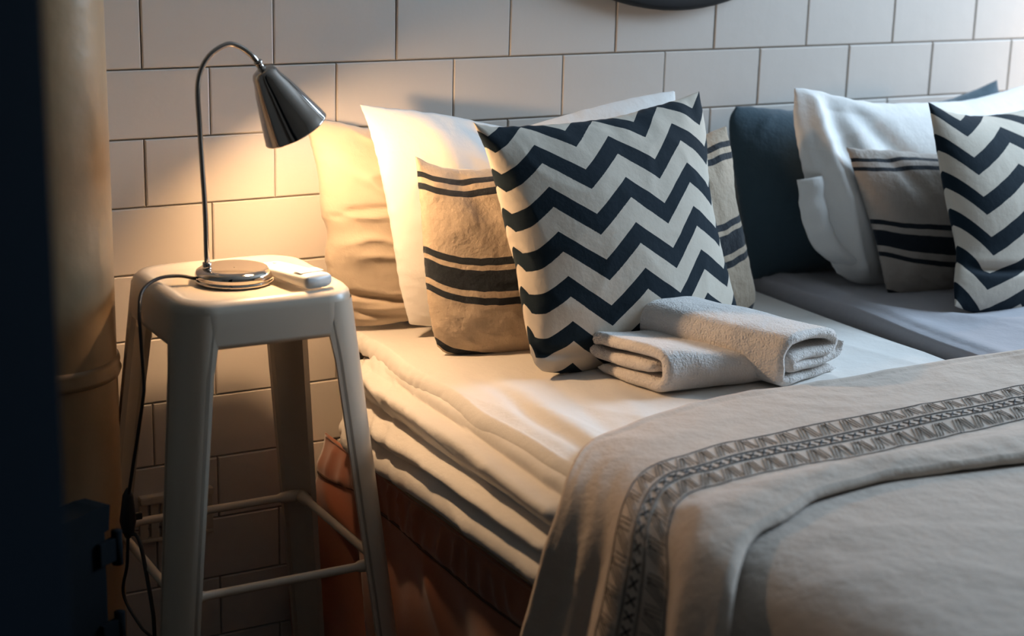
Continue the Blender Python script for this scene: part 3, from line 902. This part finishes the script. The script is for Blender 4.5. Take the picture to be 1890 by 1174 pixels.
def wr_wr(s, t):
    d = .009*nz(s*3.4, t*2.8, 71)+.003*ridged(s*5+t*3, t*3, 3)
    d += .012*math.exp(-((s-.045-.05*t)/.022)**2) - .012*math.exp(-((s-.10-.10*t)/.03)**2)
    d += -.010*math.exp(-((s-.14-.45*t)/.045)**2)*(1-sstep(.3, .6, t))
    return d
def wr_chevR(s, t):
    d = .005*nz(s*3, t*3, 81)
    d += -.013*math.exp(-((t-.80+.10*s)/.022)**2)*math.exp(-(s/.36)**2)
    return d
STR = ((.075, .105), (.135, .168), (.465, .500), (.525, .625), (.655, .690), (.945, .985))
M['stripe'] = stripe_material('striped_linen', (.52, .41, .30), STR)
STR2 = ((.075, .100), (.135, .162), (.490, .522), (.560, .665), (.705, .735), (.955, .985))
M['stripe2'] = stripe_material('striped_linen_right', (.44, .38, .33), STR2)
M['chev'] = chevron_material('chevron_cotton', .404, .638, per_t=.168, amp=.122)
M['chev2'] = chevron_material('chevron_cotton_right', .16, .62, per_t=.182, amp=.145)

o = pillow('pillow', 'tan', .055, .05, M['tan'], wr_tan, n=110)
tag(o, 'tan pillow leaning on the tiled wall behind the lamp, leftmost pillow', 'pillow')
o = pillow('pillow', 'white', .050, .045, M['white'], wr_white, n=110)
tag(o, 'white pillow with a sagging top edge behind the striped and chevron cushions', 'pillow')
o = pillow('striped_cushion', 'strip', .055, .045, M['stripe'], wr_strip, n=110)
tag(o, 'long beige cushion with dark stripes, behind the front left chevron cushion', 'cushion')
o = pillow('chevron_cushion', 'chev', .060, .055, M['chev'], wr_chev, n=120, pw=2.2, ex=.6)
tag(o, 'large black and cream chevron cushion on the left bed, behind the towels', 'cushion')
o = pillow('pillow', 'dark', .060, .055, M['darkblue'], wr_dark, n=96)
tag(o, 'dark slate grey pillow against the wall, right of the left chevron cushion', 'pillow')
o = pillow('pillow', 'whiteR', .055, .05, M['white'], wr_wr, n=110)
tag(o, 'white pillow with a loose open end, on the right bed before the slate pillow', 'pillow')
# loose flap of its pillowcase
base = Vector(OUT['whiteR'][0])
wp = o
A_ = resample([(-.452, .196), (-.450, .165), (-.447, .130), (-.437, .098), (-.415, .070), (-.385, .050), (-.350, .036)], 40)
B_ = resample([(-.400, .200), (-.398, .165), (-.395, .130), (-.385, .100), (-.370, .078), (-.345, .060), (-.320, .045)], 40)
V = []
for j in range(10):
    u = j/9
    for i in range(40):
        p = A_[i]*(1-u)+B_[i]*u
        V.append((p[0]-.018-.002*nz(i*.3, u*3), -.004-.020*math.sin(u*PI*.8)-.004*nz(i*.2, u), p[1]))
fl = obj('pillowcase_flap', mesh('pillowcase_flap', V, grid_faces(40, 10)), M['white'], wp)
fl.modifiers.new('s', 'SOLIDIFY').thickness = .0025
o = pillow('striped_cushion', 'stripR', .050, .045, M['stripe2'], wr_strip, n=96)
tag(o, 'beige cushion with dark stripes on the right bed, before the white pillow', 'cushion')
o = pillow('chevron_cushion', 'chevR', .075, .055, M['chev2'], wr_chevR, n=110, pw=2.2, ex=.6)
tag(o, 'black and cream chevron cushion cut by the right edge of the picture', 'cushion')

# ------------------------------------------------------------------ towels
def towel(name, label, org, e1, e2, e3, length, path, t, K=46, hs=None, sd=0, bulge=.0):
    P_ = resample(path, 90)
    T_ = np.gradient(P_, axis=0); T_ /= np.linalg.norm(T_, axis=1)[:, None]
    Nn = np.stack([-T_[:, 1], T_[:, 0]], 1)
    org = Vector(org); e1 = Vector(e1).normalized(); e2 = Vector(e2).normalized(); e3 = Vector(e3).normalized()
    V = []
    caps = 5
    ks = list(np.linspace(0, 1, K))
    ring = None
    for q, u in enumerate(ks):
        endf = min(1, (min(u, 1-u)*length)/.008)
        tt = t/2*(.35+.65*math.sqrt(max(0, 1-(1-endf)**2)))
        h = hs(u) if hs else 1.0
        loop = []
        for sgn in (1, -1):
            rng = range(90) if sgn == 1 else range(89, -1, -1)
            for i in rng:
                f = min(1, min(i, 89-i)/3)
                r = tt*(.25+.75*math.sqrt(max(0, 1-(1-f)**2)))
                # neighbouring layers are allowed to touch softly
                r *= 1+.16*nz(u*6, i*.12, sd)
                p = P_[i]+Nn[i]*sgn*r
                loop.append(p)
        for p in loop:
            wob = .0035*nz(u*4, p[0]*16, sd+3); wz = .0035*nz(u*3.5+2, p[0]*14, sd+9)*min(1, p[1]/.02)
            ends = .004*nz(p[0]*22, p[1]*60, sd+4)*(1 if u < .5 else -1)*(1 if min(u, 1-u) < .2 else 0)*(1-min(u, 1-u)/.2)
            V.append(org + e1*(u*length+ends) + e2*(p[0]+wob) + e3*(max(.0005, p[1]*h)+wz))
    m = 180
    F = grid_faces(m, K, wrap=True)
    # strip caps
    for base_, fl_ in ((0, False), ((K-1)*m, True)):
        for i in range(89):
            f = (base_+i, base_+i+1, base_+m-2-i, base_+m-1-i)
            F.append(f if fl_ else f[::-1])
    o = obj(name, mesh(name, [v-org for v in V], F), M['towel'], loc=org)
    tag(o, label, 'towel', 'folded towels on the left bed')
    return o
t = .0165
# spiral fold: p = backwards (e2), z up (e3)
pathA = [(.132, .0085), (.09, .0082), (.04, .0082), (.012, .0095), (.0035, .018), (.001, .030), (.0045, .042), (.014, .0500), (.05, .0515), (.10, .0505), (.135, .0495), (.150, .044), (.151, .034), (.140, .0285), (.10, .0280), (.05, .0285), (.026, .0290)]
towel('folded_towel', 'white folded towel lying lower, its layered end towards the lamp', (.541, -.555, .571), (1, -.08, 0), (-.20, 1, 0), (0, 0, 1), .215, pathA, t,
      hs=lambda u: 1.05-.35*u, sd=2)
pathB = [(.135, .0090), (.09, .0085), (.04, .0085), (.013, .0100), (.004, .020), (.001, .034), (.004, .048), (.016, .0565), (.05, .058), (.095, .056), (.118, .051), (.126, .043), (.120, .036), (.100, .034), (.07, .035), (.030, .033), (.022, .026), (.035, .0235), (.08, .022), (.120, .0235), (.142, .030), (.146, .040)]
towel('folded_towel', 'white folded towel lying on top, rolled layers facing right', (.700, -.606, .570), (-.50, 1, .12), (1, .28, -.02), (-.04, -.14, 1), .235, pathB, .0125,
      hs=lambda u: 1.30-.22*u, sd=7)
